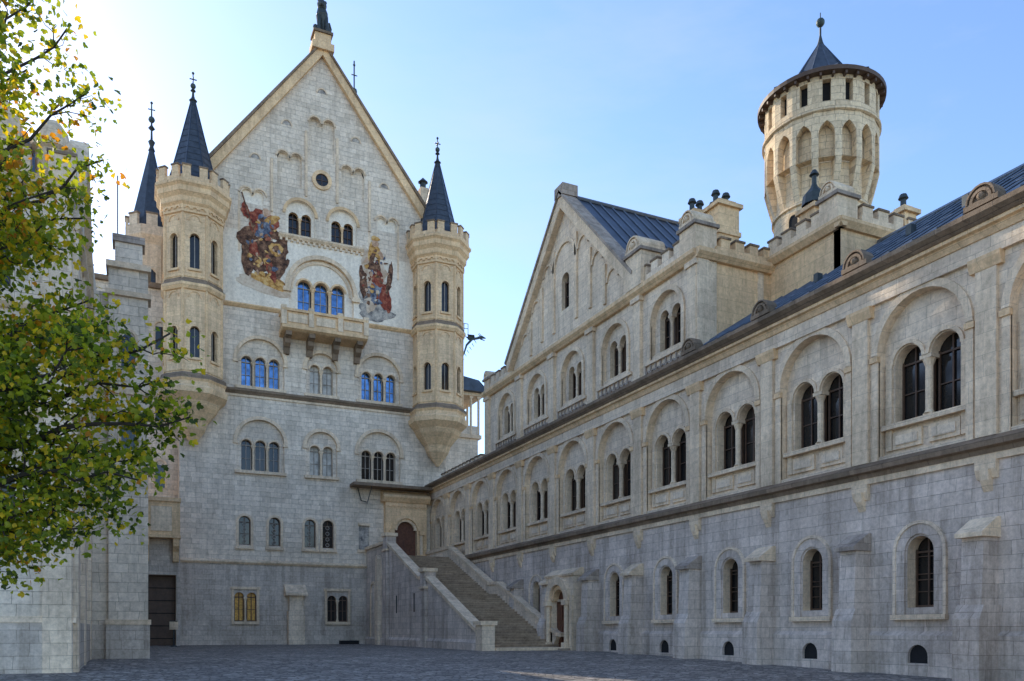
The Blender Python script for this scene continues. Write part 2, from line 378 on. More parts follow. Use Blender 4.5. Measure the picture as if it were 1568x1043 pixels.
def chim(u,v,z0,z1,wu,wv,pots,mat='sand'):
    F=FY(v,-1)
    h.box(F,u-wu/2,u+wu/2,z0,z1,-wv/2,wv/2,mat); h.box(F,u-wu/2-.15,u+wu/2+.15,z1,z1+.2,-wv/2-.15,wv/2+.15,mat)
    h.box(F,u-wu/2-.08,u+wu/2+.08,z0+(z1-z0)*.55,z0+(z1-z0)*.62,-wv/2-.08,wv/2+.08,mat)
    h.box(F,u-wu/2+.1,u+wu/2-.1,z1+.2,z1+.4,-wv/2+.1,wv/2-.1,mat)
    for i in range(pots):
        x=u-wu/2+wu*(i+.5)/pots
        h.lathe(x,v,[(.14,z1+.4),(.13,z1+.8),(.24,z1+.85),(.16,z1+1.05),(0,z1+1.1)],8,'iron')
chim(27.4,33.8,20,23.2,1.3,1.3,2); chim(29.3,36.5,20,24.3,1.1,1.2,2); chim(27.2,35.6,20,23.6,1,1,2)
chim(31.4,31.4,20,22.9,1.0,1.0,0)
h.lathe(31.4,31.4,[(.62,23.3),(.55,23.8),(.2,24.2),(.12,24.4),(.12,24.8),(.25,24.85),(.1,25.1),(0,25.1)],10,'iron')
chim(33.6,27.9,20,21.6,.8,.8,1)
h.build('gabled_upper_block',kh)
r=MB(); ru,rz=31.6,19.75
r.face([(24.25,VS,15.04),(24.25,A0,15.04),(ru,A0,rz),(ru,VS,rz)],'metal')
r.face([(38,VS,15.04),(38,A0,15.04),(ru,A0,rz),(ru,VS,rz)],'metal')
r.face([(24.25,VS,15.04),(38,VS,15.04),(ru,VS,rz)],'wall')
v=VS+.3
while v<A0:
    ue=ru if v<27.5 else 29.1
    r.tube([(24.3,v,15.1),(ue,v,15.1+(rz-15.04)*(ue-24.3)/(ru-24.3))],.04,'seam',4)
    v+=.95
r.tube([(ru,VS,rz+.05),(ru,27.6,rz+.05)],.14,'seam',6)
for q in (.35,.7):
    uu=24.3+(ru-24.3)*q; zz=15.08+(rz-15.05)*q
    r.tube([(uu,VS,zz),(uu,A0 if q<.5 else 27.6,zz)],.03,'seam',4)
for k in range(9):
    vv=8+2.4*k; r.box(FX(27.6,-1),vv,vv+.25,17.1,17.5,-.1,.2,'iron')
r.face([(24.25,A1,15.03),(24.25,VE,15.03),(34,VE,15.03),(34,A1,15.03)],'metal')
crenel(r,FR,A1+.5,VE-3.5,15.02,.35,.5,.4,-.2,.3,'wall')
r.build('metal_roof',kh)
p=MB(); pv=45.3
p.layer(FR,pv-1.8,pv+1.8,-.4,5.0,.7,[(pv,1,1.9,0,-.4,3.5)],.35,'wall','trim')
for s_ in (-1,1):
    p.box(FX(U0,-1),pv+s_*1.8-.002,pv+s_*1.8+.002,-.4,5.0,-.05,.698,'wall')
    p.col(FR,pv+s_*1.2,.85,.9,3.2,.15,'trim',12); p.box(FR,pv+s_*1.2-.23,pv+s_*1.2+.23,0,.9,.65,1.1,'trim')
    p.box(FR,pv+s_*1.2-.24,pv+s_*1.2+.24,3.2,3.5,.65,1.1,'trim')
    p.box(FR,pv+s_*1.64-.18,pv+s_*1.64+.18,0,3.8,.69,.83,'trim')
p.ring(FR,pv,3.5,1.0,1.5,.65,.95,'trim',16); p.ring(FR,pv,3.5,.72,.95,.3,.78,'sand')
p.prof(FR,[(-.1,5.0),(.78,5.0),(.82,5.12),(.2,5.5),(-.1,5.5)],pv-1.9,pv+1.9,'trim')
p.face([FR(pv-1,-.4,.36),FR(pv+1,-.4,.36),FR(pv+1,4.7,.36),FR(pv-1,4.7,.36)],'wood')
for s_ in (-1,1):
    for zz in (.9,2.3): p.box(FR,pv+s_*.45-.3,pv+s_*.45+.3,zz,zz+1.0,.36,.41,'wood')
p.box(FR,pv-.94,pv+.94,3.45,3.6,.36,.46,'trim')
p.box(FR,pv-1.7,pv+1.7,-.4,.55,.71,1.4,'step')
p.build('ground_floor_portal',kh)

# ------------------------------------------------------------------ ROUND TOWER
tw=empty('round_tower'); tx,ty=38.0,37.5
t=MB()
t.lathe(tx,ty,[(2.82,0),(2.75,25),(2.68,28),(2.68,33.4)],64,'tower')
for zz in (24.6,26.6): t.lathe(tx,ty,[(2.7,zz),(2.84,zz+.05),(2.84,zz+.2),(2.7,zz+.25)],64,'tower')
NF=16; ap=3.24; hw=ap*math.tan(pi/NF)
for i in range(NF):
    an=2*pi*i/NF+.1; F=FF(tx,ty,an,ap)
    t.layer(F,-hw,hw,28.8,31.5,0,[(0,1,hw*2-.4,0,28.8,30.2)],.5,'tower','tower',point=.55)
    t.layer(F,-hw,hw,31.5,33.5,0,[(0,1,.46,0,32.0,33.25,'r')],.4,'tower')
    t.box(F,-.26,.26,31.9,33.4,-.42,-.38,'black')
    F2=FF(tx,ty,an+pi/NF,ap/math.cos(pi/NF))
    t.prof(F2,[(-.65,26.6),(-.56,26.7),(-.3,27.6),(-.02,28.7),(.0,28.82),(-.65,28.82)],-.18,.18,'tower')
t.lathe(tx,ty,[(ap/math.cos(pi/NF)-.01,31.4),(3.42,31.45),(3.42,31.6),(3.3,31.66)],48,'tower')
t.build('tower_masonry',tw,(tx,ty,0))
t=MB()
t.lathe(tx,ty,[(3.1,33.45),(3.68,33.5),(3.7,33.72),(3.62,33.78)],48,'frame')
for i in range(32):
    an=2*pi*i/32; F=FF(tx,ty,an,3.2); t.box(F,-.06,.06,33.3,33.48,0,.4,'frame')
t.lathe(tx,ty,[(3.64,33.76),(1.9,34.75),(0.08,37.6)],12,'slate')
for i in range(12):
    an=2*pi*i/12; t.tube([(tx+3.64*math.cos(an),ty+3.64*math.sin(an),33.8),(tx+1.9*math.cos(an),ty+1.9*math.sin(an),34.8),(tx,ty,37.65)],.04,'metal',4)
t.lathe(tx,ty,[(.3,37.2),(.15,37.6),(.06,38),(.06,38.5)],8,'iron'); t.ball((tx,ty,38.8),.26,'bronze',12); t.tube([(tx,ty,39),(tx,ty,39.4)],.03,'iron',5)
F=FF(tx,ty,math.radians(192),2.74)
t.ring(F,0,25.9,.3,.45,-.1,.06,'sand',8,legs=24.9); t.plate(F,[(-.3,24.5),(.3,24.5),(.3,25.9),(.15,26.18),(-.15,26.18),(-.3,25.9)],-.1,.03,'black')
t.build('tower_roof',tw)

# ------------------------------------------------------------------ PALAS
pa=empty('palace_hall')
V0=71.9; FP=FY(V0,-1); UC=14.75
w=MB(); a0,a1=3.2,26.3
w.layer(FP,a0,a1,-.5,7.4,.12,[(8.34,2,.78,.22,2.4,4.45),(16.1,2,.78,.22,2.4,4.3)],.5,'plow','trim')
w.window(FP,8.34,2,.78,.22,2.4,4.45,.12,'gold',depth=.35); w.window(FP,16.1,2,.78,.22,2.4,4.3,.12,'glass',depth=.35)
for c,zp in ((8.34,4.45),(16.1,4.3)):
    w.box(FP,c-1.1,c+1.1,2.15,2.4,0,.3,'trim'); w.box(FP,c-1.12,c-.92,2.4,5.1,.1,.2,'trim'); w.box(FP,c+.92,c+1.12,2.4,5.1,.1,.2,'trim'); w.box(FP,c-1.2,c+1.2,5.1,5.3,.1,.24,'trim')
w.prof(FP,[(0,7.2),(.2,7.2),(.35,7.35),(.35,7.45),(0,7.6)],a0,20,'trim')
single=[8.3,10.75,13.75,15.3]
w.layer(FP,a0,a1,7.4,14.6,0,[(c,1,.95,0,8.85,10.8) for c in single]+[(18.5,1,.95,0,8.85,11,'r')],.4,'palas','trim')
for c in single: 
    w.window(FP,c,1,.95,0,8.85,10.8,0,'glass',depth=.4,frame='frame'); w.ring(FP,c,10.8,.5,.68,-.02,.09,'trim',12,legs=8.7); w.box(FP,c-.75,c+.75,8.5,8.7,-.02,.2,'trim')
    for q in range(4): w.ring(FP,c,9.15+.5*q,.12,.17,-.32,-.28,'wframe',6,full=True)
w.window(FP,18.5,1,.95,0,8.85,11,0,'f_grey',depth=.1,bars=False); w.box(FP,17.95,19.05,11,11.2,-.02,.12,'trim');w.box(FP,17.9,19.1,8.6,8.85,-.02,.15,'trim')
def storey(z0,z1,zs,zp,zr,glassside,glassmid):
    w.layer(FP,a0,a1,z0,z1,0,[(UC-5.15,1,3.9,0,zs-.02,zr),(UC,1,2.7,0,zs-.02,zr+.1),(UC+5.15,1,3.9,0,zs-.02,zr)],.22,'palas','trim')
    W=[(UC-5.15,3),(UC,2),(UC+5.15,3)]
    w.layer(FP,a0,a1,z0,z1,-.22,[(c,n,.86,.28,zs,zp) for c,n in W],.4,'palas','trim')
    for c,n in W:
        w.window(FP,c,n,.86,.28,zs,zp,-.22,glassmid if n==2 else glassside,depth=.42,frame='wframe')
        rr=1.95 if n==3 else 1.35; z_=zr if n==3 else zr+.1
        w.ring(FP,c,z_,rr,rr+.28,-.02,.12,'trim',18)
        for i in range(n): w.ring(FP,c+(i-(n-1)/2)*1.14,zp,.45,.565,-.24,-.13,'trim',10)
        w.box(FP,c-rr-.15,c+rr+.15,zs-.28,zs-.03,-.1,.26,'trim')
        for s_ in(-1,1): w.box(FP,c+s_*(rr+.1)-.2,c+s_*(rr+.1)+.2,z_-.2,z_,-.1,.14,'trim')
storey(14.6,21.7,15.15,17.35,17.55,'glass','pale')
storey(21.7,29.0,22.25,24.4,24.4,'blue','pale')
w.prof(FP,[(-.1,21.5),(.15,21.5),(.38,21.75),(.38,21.9),(-.1,22.0)],a0,a1,'dark')
w.box(FP,a0,a1,21.3,21.5,-.05,.1,'trim')
w.prof(FP,[(-.1,28.8),(.1,28.8),(.3,29.0),(.3,29.1),(-.1,29.2)],a0,a1,'sand')
w.layer(FP,a0,a1,29.0,35.3,0,[(UC,1,5.6,0,29.15,31.2)],.2,'plaster','sand')
w.layer(FP,UC-3,UC+3,29.0,35.3,-.2,[(UC,3,1.12,.36,29.2,31.5)],.4,'plaster','sand')
w.window(FP,UC,3,1.12,.36,29.2,31.5,-.2,'blue','sand',depth=.5,frame='wframe')
w.ring(FP,UC,31.2,2.8,3.15,-.02,.15,'trim',24)
w.ring(FP,UC,31.2,2.45,2.6,-.22,-.1,'trim',24)
for i in range(3): w.ring(FP,UC+(i-1)*1.48,31.5,.58,.73,-.22,-.08,'sand',12)
for s_ in (-1,1): w.box(FP,UC+s_*2.98-.35,UC+s_*2.98+.35,30.8,31.15,-.05,.25,'trim')
w.layer(FP,4.6,24.9,35.3,39.2,0,[(8.95,2,.8,.18,37.7,38.5),(UC-1.85,1,2.5,0,35.75,37.55),(UC+1.85,1,2.5,0,35.75,37.55),(20.6,2,.8,.18,37.7,38.5)],.22,'palas','plaster')
w.layer(FP,4.6,24.9,35.3,39.2,-.22,[(UC-1.85,2,.84,.26,35.85,37.4),(UC+1.85,2,.84,.26,35.85,37.4)],.35,'plaster','sand')
for s_ in (-1,1):
    c=UC+s_*1.85; w.window(FP,c,2,.84,.26,35.85,37.4,-.22,'glass','sand',depth=.4); w.ring(FP,c,37.55,1.25,1.5,-.02,.1,'sand',14)
w.prof(FP,[(-.1,35.3),(.15,35.35),(.3,35.55),(.3,35.7),(-.1,35.72)],UC-3.7,UC+3.7,'trim')
for i in range(16): w.box(FP,UC-3.6+i*.47,UC-3.4+i*.47,35.1,35.34,-.05,.18,'trim')
gz_=52.0
zt=lambda x:39.2+(gz_-39.2)*(1-abs(x-UC)/9.5)
w.layer(FP,UC-9.4,UC+9.4,39.2,zt,0,[(UC-2.75,2,.95,.18,39.9,42.3),(UC,2,1.05,.18,42.6,45.9),(UC+2.75,2,.95,.18,39.9,42.3)],.3,'palas','plaster')
w.face([FP(UC-5,39,-.3),FP(UC+5,39,-.3),FP(UC+1.5,48,-.3),FP(UC-1.5,48,-.3)],'palas')
for s_ in(-1,1):
    for x,z0_,z1_ in ((4.25,37.4,41.9),(1.35,39.3,45.0),(6.9,33.5,38.4),(4.25,31.0,37.3)):
        w.box(FP,UC+s_*x-.1,UC+s_*x+.1,z0_,z1_,-.02,.013 if x==6.9 or z0_==31.0 else .11,'trim')
w.ring(FP,UC,41.0,.55,.85,-.05,.14,'sand',14,full=True); w.disc(FP,UC,41.0,.56,.01,'glass')
w.box(FP,UC-.03,UC+.03,40.45,41.55,.01,.06,'frame'); w.box(FP,UC-.55,UC+.55,40.97,41.03,.01,.055,'frame')
for a,z in ((UC,48.6),(UC-3,45.1),(UC+3,45.1),(UC-5.6,41.6),(UC+5.6,41.6)):
    w.ring(FP,a,z,.36,.48,-.02,.07,'trim',12); w.plate(FP,[(a+.36*math.cos(pi*i/8),z+.36*math.sin(pi*i/8)) for i in range(9)],.0,.012,'f_grey')
for c in (UC-2.75,UC,UC+2.75,8.95,20.6):
    zz=45.9 if c==UC else (42.3 if abs(c-UC)<3 else 38.5)
    for s_ in (-1,1): w.ring(FP,c+s_*(.56 if c!=UC else .61) ,zz,.48,.62,-.02,.11,'trim',10)
for s_ in (-1,1):
    e=UC+s_*9.9
    w.plate(FP,[(UC,gz_+.75),(UC,gz_-.25),(e-s_*.2,38.7),(e+s_*.25,39.25)],-.5,.42,'sand')
    w.plate(FP,[(UC,gz_+1.0),(UC,gz_+.76),(e+s_*.27,39.27),(e+s_*.5,39.4)],-.6,.55,'dark')
    w.face([(UC,V0+.4,gz_+.7),(UC,108,gz_+.7),(e,108,38.9),(e,V0+.4,38.9)],'metal')
    for q in range(9): w.tube([(UC,V0+2+q*4,gz_+.76),(e,V0+2+q*4,38.95)],.06,'seam',4)
w.box(FX(a0,-1),V0+.02,108,-.5,39,-.4,0,'palas'); w.box(FX(a1,1),V0+.02,108,-.5,39,-.4,0,'palas')
w.box(FP,a0+.5,a1-.5,-.5,38.9,-35,-1.2,'black'); w.face([(a0,108,-.5),(a1,108,-.5),(a1,108,39),(UC,108,52),(a0,108,39)],'palas')  # black core box is unseen, added to stop light from behind
w.box(FP,a0,4.7,29,37,-1.0,-.002,'palas'); w.box(FP,24.8,a1,29,37,-1.0,-.002,'palas')
w.build('east_gable_facade',pa)
b=MB(); ba,bb=UC-3.55,UC+3.55
b.prof(FP,[(-.05,26.75),(1.5,26.95),(1.8,27.1),(1.8,27.35),(-.05,27.35)],ba-.1,bb+.1,'sand')
b.box(FP,ba,bb,27.35,28.5,1.5,1.7,'sand')
for s_,x in ((-1,ba),(1,bb)): b.box(FP,min(x,x-s_*.2),max(x,x-s_*.2),27.35,28.5,.0,1.498,'trim')
b.box(FP,ba-.12,bb+.12,28.5,28.72,1.4,1.85,'sand')
for x in (ba+.05,UC-1.25,UC+1.25,bb-.05): b.box(FP,x-.22,x+.22,27.36,28.95,1.42,1.84,'trim')
for i in range(3):
    c=ba+1.2+i*2.35; b.box(FP,c-.8,c+.8,27.6,28.3,1.7,1.76,'trim')
for s_ in (-1,1):
    b.box(FP,(ba if s_<0 else bb-.2)-.1,(ba if s_<0 else bb-.2)+.3,28.5,28.72,.0,1.4,'sand')
for x in (ba+.5,UC-1.1,UC+1.1,bb-.5):
    b.prof(FP,[(-.05,25.3),(.25,25.35),(.45,25.8),(.9,26.1),(1.0,26.45),(1.5,26.6),(1.5,26.96),(-.05,26.96)],x-.25,x+.25,'dark')
b.build('balcony',pa)
MX=[0,0,1.0]
def FPm(a,z,d): return FP(MX[0]+(a-MX[0])*MX[2],MX[1]+(z-MX[1])*MX[2],d)
def blob(mb,c,z,rx,rz,rot,mat,d,n=22,j=.22):
    P=[]; ph=random.uniform(0,6)
    for i in range(n):
        a=2*pi*i/n; k=1+j*(math.sin(3*a+ph)*.5+random.uniform(-.6,.6))
        x=rx*k*math.cos(a); y=rz*k*math.sin(a)
        P.append((c+x*math.cos(rot)-y*math.sin(rot),z+x*math.sin(rot)+y*math.cos(rot)))
    mb.face([FPm(a,z_,d) for a,z_ in P],mat)
def poly(mb,P,mat,d): mb.face([FPm(a,z,d) for a,z in P],mat)
m=MB(); x0,z0=9.95,34.1; MX[:]=[x0,z0,1.12]
blob(m,x0-.1,z0-2.8,1.9,.6,-.2,'f_pale',.02)
blob(m,x0+.3,z0-2.4,1.4,.45,-.25,'f_ochre',.024)
blob(m,x0-.05,z0-.5,1.4,1.35,.1,'f_brown',.028)
blob(m,x0-1.0,z0+.4,.85,1.2,.35,'f_brown',.032)
blob(m,x0+1.1,z0+.1,.6,.95,-.5,'f_brown',.036)
blob(m,x0-1.35,z0-1.2,.35,1.1,.2,'f_brown',.034); blob(m,x0+1.2,z0-1.4,.3,.95,-.5,'f_brown',.0345)
blob(m,x0+.4,z0-1.5,.28,1.0,.3,'f_red',.038)
blob(m,x0-.2,z0+1.9,1.05,1.0,0,'f_red',.040)
blob(m,x0-.1,z0+1.6,.5,.95,.1,'f_blue',.046); blob(m,x0+.1,z0+2.75,.3,.32,0,'f_skin',.05); blob(m,x0+.8,z0+1.2,.75,.35,-.4,'f_brown',.044)
blob(m,x0+.55,z0+2.3,.6,.3,.5,'f_ochre',.047); blob(m,x0+.8,z0+.1,.5,.5,0,'f_ochre',.051); blob(m,x0+.8,z0+.1,.26,.26,0,'f_brown',.055)
blob(m,x0-.8,z0-.2,.4,.5,0,'f_red',.0505); blob(m,x0-.1,z0-1.0,.6,.25,.3,'f_ochre',.054)
poly(m,[(x0-1.75,z0+3.9),(x0-1.65,z0+3.95),(x0+.1,z0-1.7),(x0,z0-1.75)],'f_brown',.058)
blob(m,x0-1.4,z0+2.6,.3,.6,.3,'f_red',.056)
dd=.060
for i in range(60):
    dd+=.0006; a=random.uniform(0,2*pi); rr=math.sqrt(random.random())
    blob(m,x0-.1+1.2*rr*math.cos(a),z0+.1+2.2*rr*math.sin(a),random.uniform(.06,.22),random.uniform(.06,.2),random.uniform(0,3),random.choice(['f_brown','f_brown','f_brown','f_ochre','f_ochre','f_red','f_blue','f_skin']),dd,9,.4)
x0,z0=19.45,33.7; MX[:]=[x0,z0,1.15]
blob(m,x0+.1,z0-3.0,1.4,.7,-.1,'f_grey',.02); blob(m,x0,z0-1.9,1.2,.9,.1,'f_grey',.024)
blob(m,x0-.1,z0+.1,1.0,1.5,.1,'f_pale',.028); blob(m,x0+.2,z0-1.6,.6,.9,-.2,'f_blue',.032); blob(m,x0+.9,z0-1.8,.45,1.1,.1,'f_red',.034)
blob(m,x0-.9,z0-.8,.3,1.2,.1,'f_brown',.0325); blob(m,x0+1.2,z0-.2,.2,1.3,-.15,'f_brown',.036)
blob(m,x0-.05,z0+1.4,.5,1.1,0,'f_ochre',.038); blob(m,x0,z0+.4,.5,1.2,.1,'f_brown',.041); blob(m,x0+.2,z0-.3,.5,.7,.4,'f_red',.044)
blob(m,x0+.05,z0+2.4,.26,.32,0,'f_skin',.048); blob(m,x0+.45,z0+1.5,.26,.3,0,'f_skin',.0485); blob(m,x0+.05,z0+2.75,.34,.2,0,'f_ochre',.052)
blob(m,x0-.7,z0+1.5,.35,.5,.4,'f_pale',.03); blob(m,x0-.35,z0-2.6,.35,.5,0,'f_pale',.05)
dd=.060
for i in range(55):
    dd+=.0006; a=random.uniform(0,2*pi); rr=math.sqrt(random.random())
    blob(m,x0+.1+1.1*rr*math.cos(a),z0-.5+2.4*rr*math.sin(a),random.uniform(.06,.2),random.uniform(.06,.2),random.uniform(0,3),random.choice(['f_brown','f_blue','f_ochre','f_skin','f_red','f_pale','f_brown']),dd,9,.4)
m.build('fresco_murals',pa)
def octo_turret(name,cx,cy,parent,r=2.3):
    t=MB(); ap=r*math.cos(pi/8); hw=r*math.sin(pi/8)
    R=pi/8
    def band(pr,mat='turret'): t.lathe(cx,cy,pr,8,mat,R)
    for i in range(8):
        F=FF(cx,cy,i*pi/4,ap)
        for z0,z1,zs,zp in ((22.0,28.5,23.2,25.3),(29.4,34.5,30.2,32.6)):
            t.layer(F,-hw,hw,z0,z1,0,[(0,1,.72,0,zs,zp)],.3,'turret','turret',8)
            t.face([F(-.45,zs-.1,-.28),F(.45,zs-.1,-.28),F(.45,zp+.5,-.28),F(-.45,zp+.5,-.28)],'glass')
            t.ring(F,0,zp,.36,.5,-.02,.06,'sand',8); t.box(F,-.5,.5,zs-.2,zs-.02,-.02,.14,'sand')
            t.box(F,-.03,.03,zs,zp+.3,-.26,-.2,'wframe')
            t.box(F,-hw+.02,hw-.02,z0+.12,z0+.26,-.02,.06,'sand')
            t.ring(F,0,z1-.55,.42,.52,-.02,.07,'sand',8)
        t.tube([(cx+r*math.cos(R+i*pi/4),cy+r*math.sin(R+i*pi/4),22.1),(cx+r*math.cos(R+i*pi/4),cy+r*math.sin(R+i*pi/4),34.5)],.11,'sand',6)
        for q in (-.55,0,.55): t.ring(FF(cx,cy,i*pi/4,ap+.12),q,34.75,.17,.25,-.1,.12,'sand',6)
        FC_=FF(cx,cy,i*pi/4,(r+.68)*math.cos(pi/8)); hw2=(r+.68)*math.sin(pi/8)
        for q in (-.62,.62): 
            t.box(FC_,q-.3,q+.3,36.9,37.95,-.3,-.02,'turret'); t.box(FC_,q-.35,q+.35,37.95,38.07,-.34,.03,'dark')
        t.box(FC_,-hw2+.1,hw2-.1,36.9,37.2,-.28,-.04,'turret')
    band([(r,34.5),(r+.16,34.55),(r+.16,35.1),(r+.35,35.3),(r+.38,35.7),(r+.62,36.0),(r+.62,36.4),(r+.8,36.6),(r+.8,36.8),(r+.68,36.92),(.2,36.95)],'sand')
    band([(r,28.5),(r+.15,28.55),(r+.3,28.8),(r+.3,29.0)],'sand')
    band([(r+.3,29.0),(r+.12,29.2),(r+.1,29.4),(r,29.42)],'dark')
    band([(r,22.02),(r+.12,21.98),(r+.35,21.8),(r+.4,21.5)],'dark')
    band([(r+.4,21.5),(r+.25,21.3),(r+.3,21.0),(r+.5,20.8),(r+.45,20.4),(r-.1,19.9),(r-.3,19.5),(r-1.1,18.5),(r-1.3,17.9),(r-1.75,17.3),(.12,16.7),(0,16.7)],'sand')
    t.build(name+'_masonry',parent,(cx,cy,0))
    t=MB(); t.lathe(cx,cy,[(2.2,36.9),(1.8,38.2),(.97,41.4),(.08,45.0)],8,'slate',R)
    for i in range(8):
        an=R+i*pi/4; P=[(cx+q*math.cos(an),cy+q*math.sin(an),z) for q,z in ((2.2,36.9),(1.8,38.2),(.97,41.4),(.08,45.0))]
        t.tube(P,.05,'metal',4)
    for k in range(1,14):
        z=37+k*.55
        q=1.8-(z-38.2)*.26 if z>38.2 else 2.1-(z-37.2)*.3
        if q>.2: t.lathe(cx,cy,[(q+.035,z),(q+.01,z+.05)],8,'slate',R)
    t.lathe(cx,cy,[(.3,44.2),(.2,44.6),(.33,44.7),(.12,44.9),(.08,45.4),(.22,45.5),(.08,45.7),(.05,46.0),(.04,46.9)],8,'iron'); t.ball((cx,cy,45.9),.22,'bronze')
    t.tube([(cx-.28,cy,46.45),(cx+.28,cy,46.45)],.05,'iron',5); t.tube([(cx,cy-.28,46.45),(cx,cy+.28,46.45)],.05,'iron',5); t.ball((cx,cy,46.95),.11,'iron',6)
    t.build(name+'_spire',parent)
octo_turret('left_corner_turret',4.2,71.2,pa); octo_turret('right_corner_turret',25.2,71.2,pa)
l=MB(); lx,ly,lz=UC,71.9,52.7
l.box(FP,lx-.95,lx+.95,52.1,52.7,-.7,.7,'sand'); l.box(FP,lx-.7,lx+.7,52.7,53.5,-.6,.6,'sand'); l.box(FP,lx-.85,lx+.85,53.5,53.7,-.75,.75,'dark')
l.tube([(lx+.25,ly+.35,53.7),(lx+.25,ly+.3,54.2),(lx+.1,ly+.1,54.9),(lx,ly-.1,55.5),(lx-.05,ly-.2,55.9)],[.55,.62,.5,.5,.35],'iron',10)
l.ball((lx-.05,ly-.3,56.1),.42,'iron',10,1.1); l.ball((lx-.15,ly-.65,56.0),.2,'iron',8)
for s_ in (-1,1):
    l.tube([(lx+s_*.3,ly-.15,55.2),(lx+s_*.34,ly-.4,54.5),(lx+s_*.32,ly-.45,53.8),(lx+s_*.32,ly-.65,53.75)],[.24,.17,.13,.12],'iron',8)
    l.tube([(lx+s_*.45+.1,ly+.3,54.2),(lx+s_*.55,ly-.1,54.2),(lx+s_*.5,ly-.1,53.8),(lx+s_*.5,ly-.4,53.75)],[.3,.24,.15,.12],'iron',8)
    l.ball((lx+s_*.28,ly-.2,56.5),.13,'iron',6)
l.tube([(lx+.3,ly+.7,53.9),(lx+.9,ly+.7,54.1),(lx+.95,ly+.6,54.9),(lx+.7,ly+.5,55.3)],[.1,.08,.07,.14],'iron',6)
l.build('lion_statue_finial',pa)
e=MB(); ec=22.2
e.layer(FP,ec-1.9,ec+1.95,7.8,14.0,.7,[(ec,1,2.1,0,7.8,10.7)],.7,'sand','sand')
e.box(FX(ec-1.9,-1),V0-.69,V0,7.8,14,-.1,-.003,'sand')
e.ring(FP,ec,10.7,1.05,1.4,.65,.85,'sand'); e.ring(FP,ec,10.7,.8,1.05,.3,.6,'trim')
for s_ in (-1,1):
    e.col(FP,ec+s_*1.4,.85,8.5,10.3,.15,'trim',10); e.box(FP,ec+s_*1.4-.22,ec+s_*1.4+.22,10.3,10.65,.6,1.1,'sand'); e.box(FP,ec+s_*1.4-.22,ec+s_*1.4+.22,7.8,8.5,.6,1.1,'sand')
e.prof(FP,[(0,13.2),(.8,13.2),(1.1,13.6),(1.1,13.8),(.0,14.3)],ec-2.2,ec+2.2,'sand')
for i in range(8): e.ring(FP,ec-1.75+i*.5,12.7,.16,.24,.65,.78,'sand',6)
e.face([FP(ec-1.1,7.8,.15),FP(ec+1.1,7.8,.15),FP(ec+1.1,12,.15),FP(ec-1.1,12,.15)],'wood')
for s_ in (-1,1):
    for zz in (8.1,9.4): e.box(FP,ec+s_*.5-.35,ec+s_*.5+.35,zz,zz+1.1,.15,.22,'wood')
e.box(FP,ec-5.0,ec+2.5,14.35,14.6,-.05,1.6,'dark')
e.tube([FP(17.9,14.4,.1),FP(18.2,13.2,.2),FP(18.5,13.0,.9)],.05,'iron',5); e.tube([FP(18.9,14.35,1.2),FP(18.5,12.8,1.0)],.04,'iron',5)
e.build('stair_head_portal',pa)
q=MB(); q.box(FP,11.75,13.1,-.5,3.3,.1,1.1,'wall'); q.box(FP,11.85,13.0,3.3,4.6,.1,.95,'wall'); q.prof(FP,[(0,4.6),(1.3,4.6),(1.3,4.78),(.15,5.6),(0,5.6)],11.5,13.3,'trim')
q.box(FP,16.2,17.8,.3,.75,.3,1.0,'black')
q.build('wall_pier',pa)
s=MB(); s.lathe(19.6,80,[(.9,38),(.8,47),(.62,49),(.06,54.5)],8,'slate'); s.tube([(19.6,80,54),(19.6,80,58)],.07,'iron',5); s.ball((19.6,80,55),.3,'bronze',8); s.ball((19.6,80,57.6),.13,'iron',6)
s.tube([(19.3,80,56.6),(19.9,80,56.6)],.05,'iron',5)
s.box(FY(76,-1),25.0,25.8,38,44.6,-.5,.5,'trim'); s.lathe(25.4,76,[(.3,44.6),(.3,45.2),(.5,45.3),(0,45.8)],8,'iron')
s.build('ridge_spire',pa)

ft=empty('stair_turret')
s=MB(); cx,cy=1.25,80
s.lathe(cx,cy,[(1.9,0),(1.9,35.5),(2.3,36.2),(2.3,37.0),(1.5,37.05)],8,'trim',pi/8)
for i in range(8):
    F=FF(cx,cy,i*pi/4,2.12); s.box(F,-.45,.45,37.0,38.0,-.25,0,'trim'); s.box(F,-.5,.5,38,38.15,-.3,.05,'dark')
    F=FF(cx,cy,i*pi/4,1.9*math.cos(pi/8))
    for z in (31,25,19): s.plate(F,[(-.3,z),(.3,z),(.3,z+2),(0,z+2.3),(-.3,z+2)],-.02,.02,'glass'); s.ring(F,0,z+2,.32,.45,-.02,.08,'trim',6,legs=z)
s.lathe(cx,cy,[(1.95,37.05),(1.6,38.5),(.85,41.8),(.08,45.2)],8,'slate',pi/8)
s.lathe(cx,cy,[(.3,44.6),(.16,45),(.3,45.4),(.1,45.6),(.08,46.4),(.3,46.6),(.08,46.9),(.05,49)],8,'iron'); s.ball((cx,cy,47.4),.28,'bronze'); s.ball((cx,cy,48.9),.12,'iron',6)
s.tube([(cx-.3,cy,48.3),(cx+.3,cy,48.3)],.05,'iron',5)
s.build('turret_body',ft)
an_=empty('north_loggia_annex')
s=MB(); _F=FY(82,-1); F=lambda a,z,d:_F(a+3.1,z,d)
s.box(F,26.5,31.6,0,17.0,-8,0,'palas'); s.box(F,26.5,30.8,17.0,22.5,-6,-.6,'palas'); s.box(F,26.3,31.1,22.5,22.9,-6.2,-.3,'trim')
s.box(F,26.3,31.8,17.0,17.3,-8,.2,'trim')
for x in (27.6,28.8,30.0,30.9): s.col(F,x,-.7,22.9,27.2,.14,'trim'); s.col(F,x,-4,22.9,27.2,.14,'trim'); s.box(F,x-.22,x+.22,26.9,27.15,-.9,-.5,'trim')
